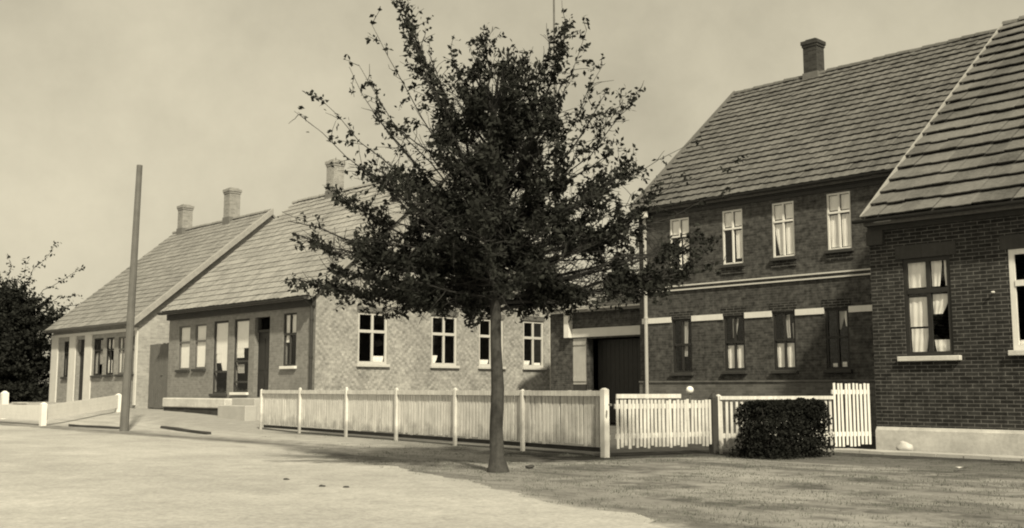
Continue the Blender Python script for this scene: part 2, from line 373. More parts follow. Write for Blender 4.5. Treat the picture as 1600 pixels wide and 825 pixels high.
def roof(parent, x0, x1, yv, ze, yr, pitch, mat, course=.31, tw=.25, lip=.035, jit=.006, seed=1, wave=.022, yb=None):
    """pantiled front slope from the eave (yv, ze) up to the ridge line yr, plain rear slope to yb"""
    rr = random.Random(seed)
    c, s = math.cos(pitch), math.sin(pitch)
    ln = (yr - yv) / c; nc = max(1, round(ln / course)); e = ln / nc; nx = max(1, round((x1 - x0) / tw)); tw = (x1 - x0) / nx
    verts, faces, tones = [], [], []
    prof = [(0, .35), (.14, 0.0), (.42, 0.0), (.66, .75), (.82, 1.0), (1.0, .4)]
    for i in range(nc):
        sag = rr.uniform(-.006, .006)
        for k in range(nx):
            tn_ = rr.random(); jz = rr.uniform(-jit, jit); js = rr.gauss(0, jit * 1.6); tl = rr.uniform(-jit, jit) * .7
            lo = i * e + js; hi = (i + 1) * e + .03
            b0 = len(verts); base_lo = lip + jz + sag
            for (dist, base) in ((lo, lip + jz + sag), (hi, .0 + jz)):
                for (u, hh) in prof:
                    h = .02 + base + hh * wave + tl * (u - .5)
                    x = x0 + (k + u) * tw
                    verts.append((x, yv + dist * c - h * s, ze + dist * s + h * c))
            for (u, hh) in prof:                                    # bottom of the lip
                h = max(.004, base_lo + hh * wave - .004)
                verts.append((x0 + (k + u) * tw, yv + (lo + .004) * c - h * s, ze + (lo + .004) * s + h * c))
            n = len(prof)
            for a in range(n - 1):
                faces.append((b0 + a, b0 + a + 1, b0 + n + a + 1, b0 + n + a)); faces.append((b0 + 2 * n + a, b0 + 2 * n + a + 1, b0 + a + 1, b0 + a))
            tones += [tn_] * (3 * n)
    # boarding under the tiles and the rear slope
    yb = 2 * yr - yv if yb is None else yb
    zr = ze + (yr - yv) * math.tan(pitch); zb = zr - (yb - yr) * math.tan(pitch)
    b0 = len(verts)
    for x in (x0 + .01, x1 - .01):
        for (y, z) in ((yv + .02, ze + .003), (yr, zr + .003), (yb, zb + .03), (yb, zb - .09), (yr, zr - .1), (yv + .02, ze - .1)):
            verts.append((x, y, z))
    for k in range(6): faces.append((b0 + k, b0 + (k + 1) % 6, b0 + 6 + (k + 1) % 6, b0 + 6 + k))
    faces.append(tuple(b0 + k for k in (0, 1, 4, 5))); faces.append(tuple(b0 + k for k in (1, 2, 3, 4)))
    faces.append(tuple(b0 + 6 + k for k in (0, 1, 4, 5))); faces.append(tuple(b0 + 6 + k for k in (1, 2, 3, 4)))
    tones += [.4] * 12
    me = bpy.data.meshes.new('roof'); me.from_pydata(verts, [], faces)
    at = me.attributes.new('tone', 'FLOAT', 'POINT'); at.data.foreach_set('value', tones); me.materials.append(mat)
    o = link(bpy.data.objects.new('roof', me), parent)
    # ridge tiles: half-round caps overlapping
    bm = BM(); n = max(2, round((x1 - x0) / .38)); st = (x1 - x0) / n
    for k in range(n):
        xa = x0 + k * st; r0, r1 = .125, .105; jz = rr.uniform(-.012, .012)
        ra = [bm.verts.new((xa - .02, yr + r0 * math.cos(a), zr + .0 + jz + r0 * math.sin(a))) for a in [math.pi * (j / 6) for j in range(7)]]
        rb = [bm.verts.new((xa + st + .02, yr + r1 * math.cos(a), zr + .0 + jz + r1 * math.sin(a))) for a in [math.pi * (j / 6) for j in range(7)]]
        for j in range(6): bm.faces.new((ra[j], ra[j + 1], rb[j + 1], rb[j]))
        bm.faces.new(ra[::-1])
    rc = obj('ridge_cap', bm, mat, o)
    a = rc.data.attributes.new('tone', 'FLOAT', 'POINT'); a.data.foreach_set('value', [rr.uniform(.3, .6) for _ in rc.data.vertices])
    return o, zr

def chimney(parent, x, y, z0, z1, w_, mat, flare=True):
    bm = BM(); h = w_ / 2
    box(bm, x - h, x + h, z0, z1 - .2, y - h, y + h)
    if flare:
        box(bm, x - h - .025, x + h + .025, z1 - .2, z1 - .12, y - h - .025, y + h + .025)
        box(bm, x - h - .05, x + h + .05, z1 - .12, z1 - .003, y - h - .05, y + h + .05)
        box(bm, x - h + .06, x + h - .06, z1 - .003, z1 + .06, y - h + .06, y + h - .06)
    else:
        box(bm, x - h - .04, x + h + .04, z1 - .2, z1, y - h - .04, y + h + .04)
    o = obj('chimney', bm, mat, parent)
    bm = BM(); box(bm, x - h - .03, x + h + .03, z0 + .0, z0 + .42, y - h - .03, y + h + .03); obj('flashing', bm, M['metal'], o)
    return o

def gutter(parent, x0, x1, y, z, r=.07, mat=None):
    bm = BM(); n = 6
    ra = []
    for x in (x0, x1):
        ra.append([bm.verts.new((x, y - r * math.cos(a), z - r * math.sin(a))) for a in [math.pi * k / n for k in range(n + 1)]])
        ra.append([bm.verts.new((x, y - (r - .012) * math.cos(a), z - (r - .012) * math.sin(a))) for a in [math.pi * k / n for k in range(n + 1)]])
    for k in range(n):
        bm.faces.new((ra[0][k], ra[0][k + 1], ra[2][k + 1], ra[2][k])); bm.faces.new((ra[1][k], ra[1][k + 1], ra[3][k + 1], ra[3][k]))
    for i in (0, 2): bm.faces.new(ra[i])
    return obj('gutter', bm, mat or M['metal'], parent)

def downpipe(parent, x, y, z0, z1, r=.045, mat=None, f=FRONT, elbow=.25):
    bm = BM(); P = [f(x, z0, y), f(x, z1 - .3, y), f(x, z1 - .12, y - .04), f(x, z1, y - elbow)]
    tube(bm, P, [r] * 4, 8)
    for z in (z0 + .5, (z0 + z1) / 2, z1 - .6): tube(bm, [f(x, z, y), f(x, z + .05, y)], [r + .015] * 2, 8)
    return obj('downpipe', bm, mat or M['metal'], parent)

def curtain_bm(bm, f, a0, a1, z0, z1, d, taper=0.0, side=1, folds=4, amp=.008):
    nx, nz = 4 * folds, 6; g = []
    for j in range(nz + 1):
        v = j / nz; z = z1 - (z1 - z0) * v; row = []
        for i in range(nx + 1):
            u = i / nx; wd = (a1 - a0) * (1 - taper * v ** 1.4)
            a = a0 + wd * u if side > 0 else a1 - wd * (1 - u)
            row.append(bm.verts.new(f(a, z, d + amp * math.sin(u * folds * 2 * math.pi + v) + .004 * math.sin(9 * v))))
        g.append(row)
    for j in range(nz):
        for i in range(nx): bm.faces.new((g[j][i], g[j][i + 1], g[j + 1][i + 1], g[j + 1][i]))

def window(parent, h, f=FRONT, depth=.035, frame=None, bar=.05, mull=(.5,), trans=(.67,), curtains=(), sill=None, sash=.03, label=None,
           sill_over=.06, cmat=None, lower_mull=None):
    a0, a1, z0, z1 = h; W, Hh = a1 - a0, z1 - z0; frame = frame or M['white']
    bm = BM(); d0, d1 = depth - .012, depth + .03
    box(bm, a0, a0 + bar, z0, z1, d0, d1, f); box(bm, a1 - bar, a1, z0, z1, d0, d1, f)
    box(bm, a0 + bar, a1 - bar, z0, z0 + bar, d0, d1, f); box(bm, a0 + bar, a1 - bar, z1 - bar, z1, d0, d1, f)
    for t_ in trans: box(bm, a0 + bar, a1 - bar, z0 + Hh * t_ - bar * .55, z0 + Hh * t_ + bar * .55, d0 - .015, d1, f)
    zs = [z0 + bar] + [z0 + Hh * t_ for t_ in trans] + [z1 - bar]
    for m_ in mull:
        for q, (za, zb) in enumerate(zip(zs, zs[1:])):
            box(bm, a0 + W * m_ - bar * .5, a0 + W * m_ + bar * .5, za + (bar * .55 if q else 0), zb - (bar * .55 if q < len(zs) - 2 else 0), d0 - .006, d1 - .003, f)
    o = obj('window', bm, frame, parent)
    if label: o['label'] = label
    bm = BM(); bm.faces.new([bm.verts.new(f(a, z, depth + .012)) for a, z in ((a0 + .01, z0 + .01), (a1 - .01, z0 + .01), (a1 - .01, z1 - .01), (a0 + .01, z1 - .01))])
    obj('pane', bm, M['glass'], o)
    for c in curtains:
        u0, u1, v0, v1 = c[:4]; tp = c[4] if len(c) > 4 else 0; sd_ = c[5] if len(c) > 5 else 1
        bm = BM(); curtain_bm(bm, f, a0 + W * u0, a0 + W * u1, z0 + Hh * v0, z0 + Hh * v1, depth + .042, tp, sd_, max(2, round((u1 - u0) * 7)))
        obj('curtain', bm, c[6] if len(c) > 6 else (cmat or M['cloth']), o, smooth=True)
    if sill:
        bm = BM(); box(bm, a0 - sill_over, a1 + sill_over, z0 - .09, z0 - .004, -.09, depth - .014, f, bevel=.008); obj('sill', bm, sill, o)
    return o

def ss(x, a, b):
    t_ = min(1, max(0, (x - a) / (b - a))); return t_ * t_ * (3 - 2 * t_)
def qp(x, y): return -.6921 * x + .7218 * y, .7218 * x + .6921 * y
def G(x, y):
    q, p = qp(x, y)
    return .36 * ss(q, 23, 36) * ss(p, 11.2, 16.8) + .18 * ss(q, 37, 46) * ss(p, 11.2, 16.8)

# ------------------------------------------------------------------ setting: ground, road, path
def axis(lo, hi, step, far): 
    a = [lo + i * step for i in range(int(round((hi - lo) / step)) + 1)]
    return [-far, -far / 3, lo - 40, lo - 12] + a + [hi + 12, hi + 40, far / 3, far]
bm = BM(); X = axis(-45, 30, .75, 1200); Y = axis(-15, 66, .75, 1200)
gv = [[bm.verts.new((x, y, G(x, y) + .0)) for x in X] for y in Y]
for j in range(len(Y) - 1):
    for i in range(len(X) - 1): bm.faces.new((gv[j][i], gv[j][i + 1], gv[j + 1][i + 1], gv[j + 1][i]))
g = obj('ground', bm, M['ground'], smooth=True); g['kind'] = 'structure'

edge = [(-60, 80), (-40, 58.6), (-22, 39.5), (-15.83, 32.8), (-12.31, 29.1), (-9.11, 25.0), (-6.92, 22.7), (-4.98, 20.4), (-3.2, 17.5), (-1.85, 15.3), (-.79, 13.2), (0, 11.43), (.6, 10.07), (1.07, 8.97), (1.9, 7.0), (3.0, 4.4), (5, 0), (9, -8), (14, -18)]
pts = []
for (a, b) in zip(edge, edge[1:]):
    n = max(2, int(math.dist(a, b) / .16))
    if math.dist(a, b) > 15: n = 20
    for k in range(n): pts.append(Vector((a[0] + (b[0] - a[0]) * k / n, a[1] + (b[1] - a[1]) * k / n)))
from mathutils import noise as mn
fr = []
for i, p in enumerate(pts):
    d = (pts[min(i + 1, len(pts) - 1)] - pts[max(i - 1, 0)]).normalized(); nrm = Vector((d.y, -d.x))
    k = .28 * mn.noise(Vector((p.x * .7, p.y * .7, 0))) + .16 * mn.noise(Vector((p.x * 3, p.y * 3, 4))) + .08 * mn.noise(Vector((p.x * 9, p.y * 9, 9)))
    fr.append(p + nrm * k)
bm = BM(); top = [bm.verts.new((p.x, p.y, max(.004, G(p.x, p.y) + .004))) for p in fr]
low = [bm.verts.new((p.x - 14, p.y - 14.5, .004)) for p in pts]
for i in range(len(top) - 1): bm.faces.new((top[i], low[i], low[i + 1], top[i + 1]))
rd = obj('road', bm, M['road']); rd['kind'] = 'structure'

# ------------------------------------------------------------------ houses; local x runs along the street towards the viewer, y into the house
RZ = R(-46.2)

# --- far cottage
H1 = thing('cottage', 'farthest low cottage with two chimneys and pale pilasters, beside the dark trees', 'house', (-20.1, 46, 0), RZ)
L1, D1, E1, P1 = 8.6, 11, 3.62, R(40.2)
wins = [(1.35, 1.95, 1.62, 3.12), (4.5, 5.4, 1.65, 3.14), (5.72, 6.45, 1.67, 3.13), (6.82, 7.55, 1.67, 3.12), (7.85, 8.4, 1.68, 3.12)]
door = (2.8, 3.6, .55, 3.15)
bm = BM(); wall(bm, 0, L1, -.3, E1 + .2, wins + [door]); shell(bm, L1, D1, -.3, E1 + .2, E1 + 5.0 * .845 + .5, skip=('right',))
obj('wall', bm, M['b_cot'], H1)
bm = BM(); poly(bm, [(L1, 0, -.3), (L1, D1, -.3), (L1, D1, E1 + .2), (L1, D1 / 2, E1 + 4.75), (L1, 0, E1 + .2)]); obj('gable_wall', bm, M['b_gab'], H1)
for a in ((.03, .75), (2.02, 2.68), (3.66, 4.36), (8.43, 8.6)):
    bm = BM(); box(bm, a[0], a[1], .5, 3.3, -.05, -.003); obj('pilaster', bm, M['trim'], H1)
bm = BM(); box(bm, 0, L1, 3.303, 3.42, -.07, -.003); obj('cornice', bm, M['trim'], H1)
for k, h in enumerate(wins):
    cu = [((.05, .95, .35, .97),), ((.1, .55, .05, .6, .3, 1, M['lace']), (.5, .95, .3, .95, .0, 1, M['lace'])), ((.05, .95, .64, .97), (.1, .6, .05, .4)), ((.04, .96, .05, .97),), ((.04, .96, .05, .97),)][k]
    window(H1, h, frame=M['dark'] if k < 3 else M['wood'], curtains=cu if k else (), sill=M['dwood'], bar=.06)
bm = BM(); box(bm, door[0], door[1], .5, 2.55, .14, .18); box(bm, door[0], door[1], 2.55, 2.63, .1, .18); box(bm, door[0], door[1], 2.63, 3.15, .15, .18)
for z in (.7, 1.35, 2.0): box(bm, door[0] + .12, door[1] - .12, z, z + .5, .125, .139)
d = obj('door', bm, M['dark'], H1); bm = BM(); box(bm, door[1] - .12, door[1] - .08, 1.5, 1.62, .06, .124); obj('handle', bm, M['metal'], d)
r1, zr1 = roof(H1, -.12, L1 + .06, -.3, E1, D1 / 2, P1, M['t_pale2'], .33, .27, .02, .004, seed=3, wave=.011)
chimney(r1, .92, D1 / 2, zr1 - .3, 9.72, .5, M['b_chim2']); chimney(r1, 5.35, D1 / 2, zr1 - .3, 9.9, .52, M['b_chim2'])
gutter(H1, -.05, L1, -.36, E1 + .0)
bm = BM()                                                     # pale mortared verge on the right gable
for s_ in (0,):
    y0, z0, y1, z1 = -.3, E1 + .06, D1 / 2, zr1 + .06
    v = [bm.verts.new(p) for p in ((L1 + .06, y0, z0 - .2), (L1 + .28, y0, z0 - .2), (L1 + .28, y0, z0 + .04), (L1 + .06, y0, z0 + .04),
                                   (L1 + .06, y1, z1 - .2), (L1 + .28, y1, z1 - .2), (L1 + .28, y1, z1 + .04), (L1 + .06, y1, z1 + .04))]
    for c in ((0, 1, 2, 3), (7, 6, 5, 4), (0, 4, 5, 1), (1, 5, 6, 2), (2, 6, 7, 3), (3, 7, 4, 0)): bm.faces.new([v[i] for i in c])
obj('verge', bm, M['verge'], H1)

# --- boarded yard gate between cottage and shop
YG = thing('yard_gate', 'tall dark boarded gate closing the gap between cottage and shop house', 'gate', (-12.4 - 1.10 * .6921, 38 + 1.10 * .7218, .36), RZ)
bm = BM()
for k in range(12):
    x = -1.06 + k * .178; box(bm, x, x + .168, .05 + rng.uniform(-.02, .02), 2.42 + rng.uniform(-.02, .02), .3, .33)
bd = obj('boards', bm, M['wood'], YG)
bm = BM(); box(bm, -1.05, 1.05, .4, .52, .332, .37); obj('rail', bm, M['wood'], YG)
bm = BM(); box(bm, -1.05, 1.05, 1.95, 2.07, .332, .37); obj('rail', bm, M['wood'], YG)
bm = BM(); box(bm, -.06, .08, 1.25, 1.3, .27, .297); obj('latch', bm, M['metal'], YG)

# --- shop house with the lozenge brick gable
H2 = thing('corner_house', 'pale tiled shop house with lozenge-patterned brick gable behind the long picket fence', 'house', (-12.4, 38, 0), RZ)
L2, D2, E2, P2 = 9.5, 10.3, 3.84, R(40.5)
wins2 = [(.78, 1.62, 1.78, 3.32), (1.98, 2.78, 1.8, 3.33)]
shops = [(3.32, 4.3, .95, 3.38), (4.7, 5.66, 1.0, 3.38)]
door2 = (6.0, 6.92, .85, 3.38); win2 = (7.72, 8.46, 1.8, 3.42)
bm = BM(); wall(bm, 0, L2, -.3, E2 + .22, wins2 + shops + [door2, win2]); shell(bm, L2, D2, -.3, E2 + .22, E2 + 4.52, skip=('right',))
obj('wall', bm, M['b_shop'], H2)
gw = [(1.53, 2.66, 1.87, 3.47), (4.44, 5.54, 1.87, 3.5), (6.52, 7.66, 1.87, 3.5), (8.62, 9.66, 1.87, 3.52)]
SD = SIDE(L2)
bm = BM(); wall(bm, 0, D2, -.3, E2 + .22, gw, f=SD); poly(bm, [SD(0, E2 + .22, 0), SD(D2, E2 + .22, 0), SD(D2 / 2, E2 + 4.52, 0)])
obj('gable_wall', bm, M['diaper'], H2)
for h, c in zip(wins2, [((.04, .96, .04, .97),), ((.04, .98, .04, .97, .25, 1),)]):
    window(H2, h, frame=M['wood'], curtains=c, sill=M['dwood'], bar=.055, mull=(), trans=(.62,))
window(H2, shops[0], frame=M['dwood'], bar=.06, mull=(), trans=(.3,), curtains=((.05, .95, .55, .97), (.35, .95, .3, .56, .3, -1), (.1, .4, .42, .56)), sill=M['dwood'])  # upper white sheets stand in for reflections in the shop pane
window(H2, shops[1], frame=M['dwood'], bar=.06, mull=(), trans=(.42, .14), curtains=((.05, .95, .6, .97), (.06, .55, .47, .6), (.15, .6, .26, .38, 0, 1, M['lace'])), sill=M['white'])  # white sheets at the top again replace reflections in the glass
window(H2, win2, frame=M['dwood'], bar=.055, mull=(.5,), trans=(.6,), curtains=((.05, .95, .63, .97), (.04, .3, .45, .62)), sill=M['white'])
bm = BM(); box(bm, door2[0], door2[1], .8, 2.9, .15, .2)
for zz in (1.0, 1.7): 
    for xx in (6.1, 6.5): box(bm, xx, xx + .32, zz, zz + (.55 if zz < 1.5 else 1.0), .135, .149)
d = obj('door', bm, M['dark'], H2)
bm = BM(); box(bm, 6.8, 6.84, 1.75, 1.9, .08, .134); obj('handle', bm, M['metal'], d)
bm = BM(); box(bm, door2[0], door2[1], 2.9, 2.98, .1, .2); box(bm, door2[0], door2[0] + .06, 2.98, 3.38, .1, .2); box(bm, door2[1] - .06, door2[1], 2.98, 3.38, .1, .2); obj('transom', bm, M['dwood'], d)
for k, h in enumerate(gw):
    cu = [((.55, .93, .03, .16, .1),), ((.05, .3, .03, .2, .4),), ((.05, .45, .03, .14, .1),), ((.1, .4, .03, .14, .2), (.6, .9, .03, .1))][k]
    window(H2, h, f=SD, frame=M['frame'], bar=.08, mull=(.5,), trans=(.63,), curtains=cu, sill=M['frame'], depth=.05)
for k, h in enumerate(gw):
    bm = BM(); box(bm, h[0] - .05, h[1] + .05, h[3] + .004, h[3] + .16, -.012, .02, SD); obj('lintel', bm, M['b_plinth'], H2)
bm = BM(); box(bm, D2 - .34, D2 - .06, .2, E2 + .1, -.05, -.003, SD); obj('corner_board', bm, M['white'], H2)
r2, zr2 = roof(H2, -.1, L2 + .12, -.32, E2, D2 / 2, P2, M['t_pale'], .34, .27, .024, .004, seed=5, wave=.012)
chimney(r2, 2.75, D2 / 2, zr2 - .3, 9.78, .48, M['b_chim2'])
gutter(H2, -.05, L2 + .02, -.39, E2 - .02, .08, M['dwood'])
bm = BM(); box(bm, 0, L2, 3.56, 3.8, -.12, -.003); box(bm, 0, L2, 3.803, 3.9, -.3, -.003); obj('eaves_board', bm, M['dwood'], H2)
downpipe(H2, L2 - .1, -.08, .3, E2 - .1, .05, M['dwood'])
bm = BM()
y0, z0, y1, z1 = -.32, E2 + .07, D2 / 2, zr2 + .07
for (ya, za, yb, zb) in ((y0, z0, y1, z1), (D2 + .32, z0, y1, z1)):
    beam(bm, (L2 + .14, ya, za - .06), (L2 + .14, yb, zb - .06), .04, .2)
obj('bargeboard', bm, M['verge'], H2)
bm = BM(); box(bm, 5.75, 7.15, .1, .82, -.6, -.01, bevel=.02); box(bm, 5.6, 7.3, .1, .6, -1.0, -.603, bevel=.02); obj('doorstep', bm, M['kerb'], H2)
o = thing('bench_wall', 'low whitewashed bench wall standing below the shop windows', 'low wall', (-12.4 + 3.05 * .6921 - .32 * .7218, 38 - 3.05 * .7218 - .32 * .6921, .3), RZ)
bm = BM(); box(bm, -2.2, 2.2, .185, .5, -.25, .25, bevel=.03); obj('bench_top', bm, M['plaster'], o)
bm = BM(); box(bm, -2.17, 2.17, -.3, .182, -.2, .22); obj('footing', bm, M['b_chim'], o)

# --- gateway building between gable and two-storey house
H4 = thing('carriage_gateway', 'low tiled gateway with wide dark carriage opening left of the two-storey house', 'gateway', (4.2 - 4.25 * .6921, 31.5 + 4.25 * .7218, 0), RZ)
L4, D4, E4 = 4.86, 3.4, 3.62
op = (1.62, 4.55, 0, 2.7); dl = (.98, 1.6, 0, 2.74)
bm = BM(); wall(bm, 0, L4, -.2, E4 + .08, [(dl[0], dl[1], -.2, dl[3]), (op[0], op[1], -.2, op[3])], rev=.3)
poly(bm, [(0, 0, -.2), (0, D4, -.2), (0, D4, E4), (0, D4 / 2, E4 + .8), (0, 0, E4)]); poly(bm, [(0, D4, -.2), (L4, D4, -.2), (L4, D4, E4), (0, D4, E4)])
poly(bm, [(L4, 0, -.2), (L4, D4, -.2), (L4, D4, E4), (L4, D4 / 2, E4 + .8), (L4, 0, E4)])
obj('wall', bm, M['b_mid'], H4)
bm = BM(); box(bm, 1.02, L4, 2.744, 3.02, -.04, -.003); obj('lintel', bm, M['trim'], H4)
bm = BM(); box(bm, .8, 1.0, 2.74, 3.56, -.2, -.003); obj('corner_board', bm, M['white'], H4)
bm = BM(); box(bm, dl[0] + .01, dl[1] - .01, 1.25, 2.72, .03, .08)
for z in (1.35, 2.5): box(bm, dl[0] + .03, dl[1] - .03, z, z + .12, .005, .029)
d = obj('door_leaf', bm, M['pale'], H4)
bm = BM(); box(bm, dl[0] + .01, dl[1] - .01, .0, 1.24, .04, .09); obj('door_base', bm, M['dwood'], H4)
bm = BM()
for k in range(16):
    x = 1.64 + k * .18; box(bm, x, x + .172, .05, 2.66, .5, .54)
obj('gate_boards', bm, M['dark'], H4)
r4, zr4 = roof(H4, -.1, L4 + .0, -.3, E4, D4 / 2, R(24), M['t_pale2'], .32, .26, .03, seed=8)
gutter(H4, 1.0, L4 - .01, -.37, E4 + .02, .05, M['white'])

# --- two-storey house
H5 = thing('two_storey_house', 'large two-storey dark brick house with white curtained upper windows', 'house', (3.66, 30, 0), RZ)
L5, D5, E5, P5 = 9.25, 10.6, 6.2, R(39.8)
up = [(1.12, 1.78, 4.36, 5.84), (2.88, 3.52, 4.4, 5.86), (4.42, 5.06, 4.45, 5.87), (5.98, 6.62, 4.5, 5.91)]
lo = [(1.15, 1.8, 1.55, 3.02), (2.86, 3.5, 1.58, 3.03), (4.36, 5.0, 1.58, 3.05), (5.84, 6.46, 1.58, 3.06)]
bm = BM(); wall(bm, 0, L5, -.2, E5 + .09, up + lo, rev=.14); shell(bm, L5, D5, -.2, E5 + .09, E5 + 4.42); obj('wall', bm, M['b_mid'], H5)
bm = BM(); box(bm, 0, L5, -.2, 1.28, -.06, -.003); box(bm, 0, L5, 1.283, 1.33, -.09, -.003); obj('plinth', bm, M['b_plinth'], H5)
for z in (3.81, 3.925):
    bm = BM(); box(bm, 0, L5, z, z + .036, -.05, -.003); obj('string_course', bm, M['trim'], H5)
seg = [.1] + [q for h in lo for q in (h[0] - .02, h[1] + .02)] + [8.0]
for a, b in zip(seg[::2], seg[1::2]):
    bm = BM(); box(bm, a, b, 2.94, 3.09, -.03, -.003); obj('string_course', bm, M['white'], H5)
bm = BM(); box(bm, 0, L5, 5.96, 6.06, -.04, -.003); box(bm, 0, L5, 6.063, 6.2, -.07, -.003); box(bm, 0, L5, 6.203, 6.26, -.1, -.003); obj('cornice', bm, M['dark'], H5)  # painted near-black in place of the shade under the eaves
for k, h in enumerate(up):
    cu = ((.07, .46, .05, .615), (.56, .95, .05, .615), (.07, .46, .7, .96), (.56, .95, .7, .96)) if k != 2 else ((.07, .46, .05, .615, .45, -1), (.56, .95, .05, .615), (.07, .46, .7, .96), (.56, .95, .7, .96))
    if k < 2: cu = ((.56, .95, .7, .96), (.07, .46, .7, .96), (.6, .95, .1, .615))
    window(H5, h, frame=M['white'], bar=.045, curtains=cu, sill=M['dwood'], trans=(.655,), sash=.02)
for k, h in enumerate(lo):
    cu = [((.5, .75, .3, .95, .3, 1, M['lace']),), ((.1, .47, .05, .46), (.55, .94, .05, .46), (.35, .65, .6, .95, .5, 1, M['lace'])),
          ((.1, .47, .05, .46), (.55, .94, .05, .46), (.4, .7, .55, .95, .5, -1, M['lace']), (.8, .95, .5, .8, .2, -1, M['lace'])), ((.45, .8, .65, .95, .6, 1, M['lace']), (.75, .95, .7, .95, .3, -1), (.2, .4, .04, .1), (.6, .8, .04, .12))][k]
    window(H5, h, frame=M['dark'], bar=.055, curtains=cu, sill=M['dwood'], trans=(.52,), mull=(.51,))
    bm = BM(); box(bm, h[0] - .07, h[1] + .07, h[3] + .004, h[3] + .22, -.02, .02); obj('lintel', bm, M['b_dark'], H5)
for h in up:
    bm = BM(); box(bm, h[0] - .04, h[1] + .04, h[2] - .26, h[2] - .095, -.03, -.003); obj('apron', bm, M['b_dark'], H5)
r5, zr5 = roof(H5, -.14, L5 + .02, -.17, E5 - .0, D5 / 2, P5, M['t_mid'], .33, .27, .05, .006, seed=11, wave=.013)
chimney(r5, 2.75, D5 / 2, zr5 - .35, 11.85, .46, M['b_chim'])
bm = BM(); beam(bm, (-.16, -.17, E5 + .05), (-.16, D5 / 2, zr5 + .05), .04, .2); obj('bargeboard', bm, M['wood'], H5)
bm = BM(); box(bm, -.1, .5, 5.95, 6.12, -.24, -.19); obj('eave_end_board', bm, M['white'], H5)
gutter(H5, .0, L5 - .02, -.235, E5 + .01, .06, M['dark'])
downpipe(H5, .3, -.1, .0, E5 - .05, .05, M['pmetal'], elbow=.12)

# --- near brick house on the right
H6 = thing('brick_house', 'nearest dark brick house at the right edge with pale plinth and dark window', 'house', (6.6, 19.2, 0), RZ)
L6, D6, E6, P6 = 9, 14, 4.15, R(37)
w6 = [(.61, 1.47, 1.68, 3.42), (2.46, 3.3, 1.74, 3.42), (5.2, 6.0, 1.7, 3.42)]
bm = BM(); wall(bm, 0, L6, -.2, E6 + .15, w6, rev=.14); shell(bm, L6, D6, -.2, E6 + .15, E6 + 5.3); obj('wall', bm, M['b_dark'], H6)
bm = BM(); box(bm, .0, L6, -.2, .37, -.06, -.003); box(bm, 0, L6, .372, .43, -.04, -.003, top=.012); obj('plinth', bm, M['plaster'], H6)
window(H6, w6[0], frame=M['dark'], bar=.075, trans=(.66,), mull=(.53,), sill=M['plaster'], sill_over=.13,
       curtains=((.08, .5, .7, .96), (.58, .8, .7, .96, .3, 1), (.84, .95, .7, .96, .1, -1), (.08, .48, .3, .6), (.1, .47, .04, .28, .2), (.58, .95, .42, .62, .5, 1), (.58, .96, .03, .16, .1, -1)))
for h in w6[1:]: window(H6, h, frame=M['white'], bar=.09, trans=(.66,), sill=M['plaster'], depth=.02, curtains=((.05, .95, .04, .1),))
for h in w6:
    bm = BM(); box(bm, h[0] - .12, h[1] + .12, h[3] + .004, h[3] + .24, -.015, .02); obj('lintel', bm, M['dwood'], H6)
bm = BM(); box(bm, 0, L6, 3.98, 4.06, -.07, -.003); box(bm, 0, L6, 4.063, 4.16, -.16, -.003); box(bm, -.02, .3, 3.72, 3.977, -.09, -.003); obj('cornice', bm, M['dwood'], H6)
r6, zr6 = roof(H6, .03, L6 + .1, -.3, E6, D6 / 2, P6, M['t_dark'], .47, .33, .07, .008, seed=17, wave=.006)
bm = BM(); beam(bm, (.01, -.3, E6 + .055), (.01, D6 / 2 - .06, zr6 + .01), .035, .085); obj('bargeboard', bm, M['verge'], H6)
gutter(H6, -.12, L6, -.37, E6 + .01, .06, M['dark'])
bm = BM(); tube(bm, [(2.2, -.02, 2.72), (2.2, -.1, 2.72)], [.02, .012]); obj('hook', bm, M['white'], H6)

# pale kerbed path along the near house
UX = Vector((math.cos(RZ), math.sin(RZ), 0)); UY = Vector((-math.sin(RZ), math.cos(RZ), 0))
bm = BM(); O6 = Vector((6.6, 19.2, 0))
n = 24
for k in range(n):
    x0 = -1.6 + k * .45; x1 = x0 + .44
    v = [O6 + UX * x + UY * y for x, y in ((x0, -1.05 + rng.uniform(-.02, .02)), (x1, -1.05 + rng.uniform(-.02, .02)), (x1, -.6), (x0, -.6))]
    b = [bm.verts.new((p.x, p.y, -.05)) for p in v]; t_ = [bm.verts.new((p.x, p.y, .05 + rng.uniform(-.008, .008))) for p in v]
    bm.faces.new(t_)
    for i in range(4): bm.faces.new((b[i], b[(i + 1) % 4], t_[(i + 1) % 4], t_[i]))
o = obj('footpath', bm, M['kerb']); o['kind'] = 'structure'

# ------------------------------------------------------------------ fences and gates
def pickets(bm, p0, p1, zb, zt, pitch=.1, wd=.065, th=.02, off=0, rag=.012, point=0.0):
    p0, p1 = Vector((p0[0], p0[1], 0)), Vector((p1[0], p1[1], 0)); d = (p1 - p0); ln = d.length; d.normalize(); nn = Vector((d.y, -d.x, 0))
    n = max(1, int(ln / pitch)); st = ln / n
    for k in range(n):
        a = p0 + d * (k * st + (st - wd) / 2) + nn * (off + rng.uniform(-.003, .003)); b = a + d * (wd + rng.uniform(-.006, .004))
        z0, z1 = zb + rng.uniform(-rag, rag) * 2, zt + rng.uniform(-rag, rag); ln_ = d * rng.gauss(0, .007)
        v = []
        for z, s_ in ((z0, 0), (z1, 1)):
            for q in (a, b, b + nn * th, a + nn * th): v.append(bm.verts.new(Vector((q.x, q.y, z)) + ln_ * s_))
        for c in ((3, 2, 1, 0), (4, 5, 6, 7), (0, 1, 5, 4), (1, 2, 6, 5), (2, 3, 7, 6), (3, 0, 4, 7)): bm.faces.new([v[i] for i in c])

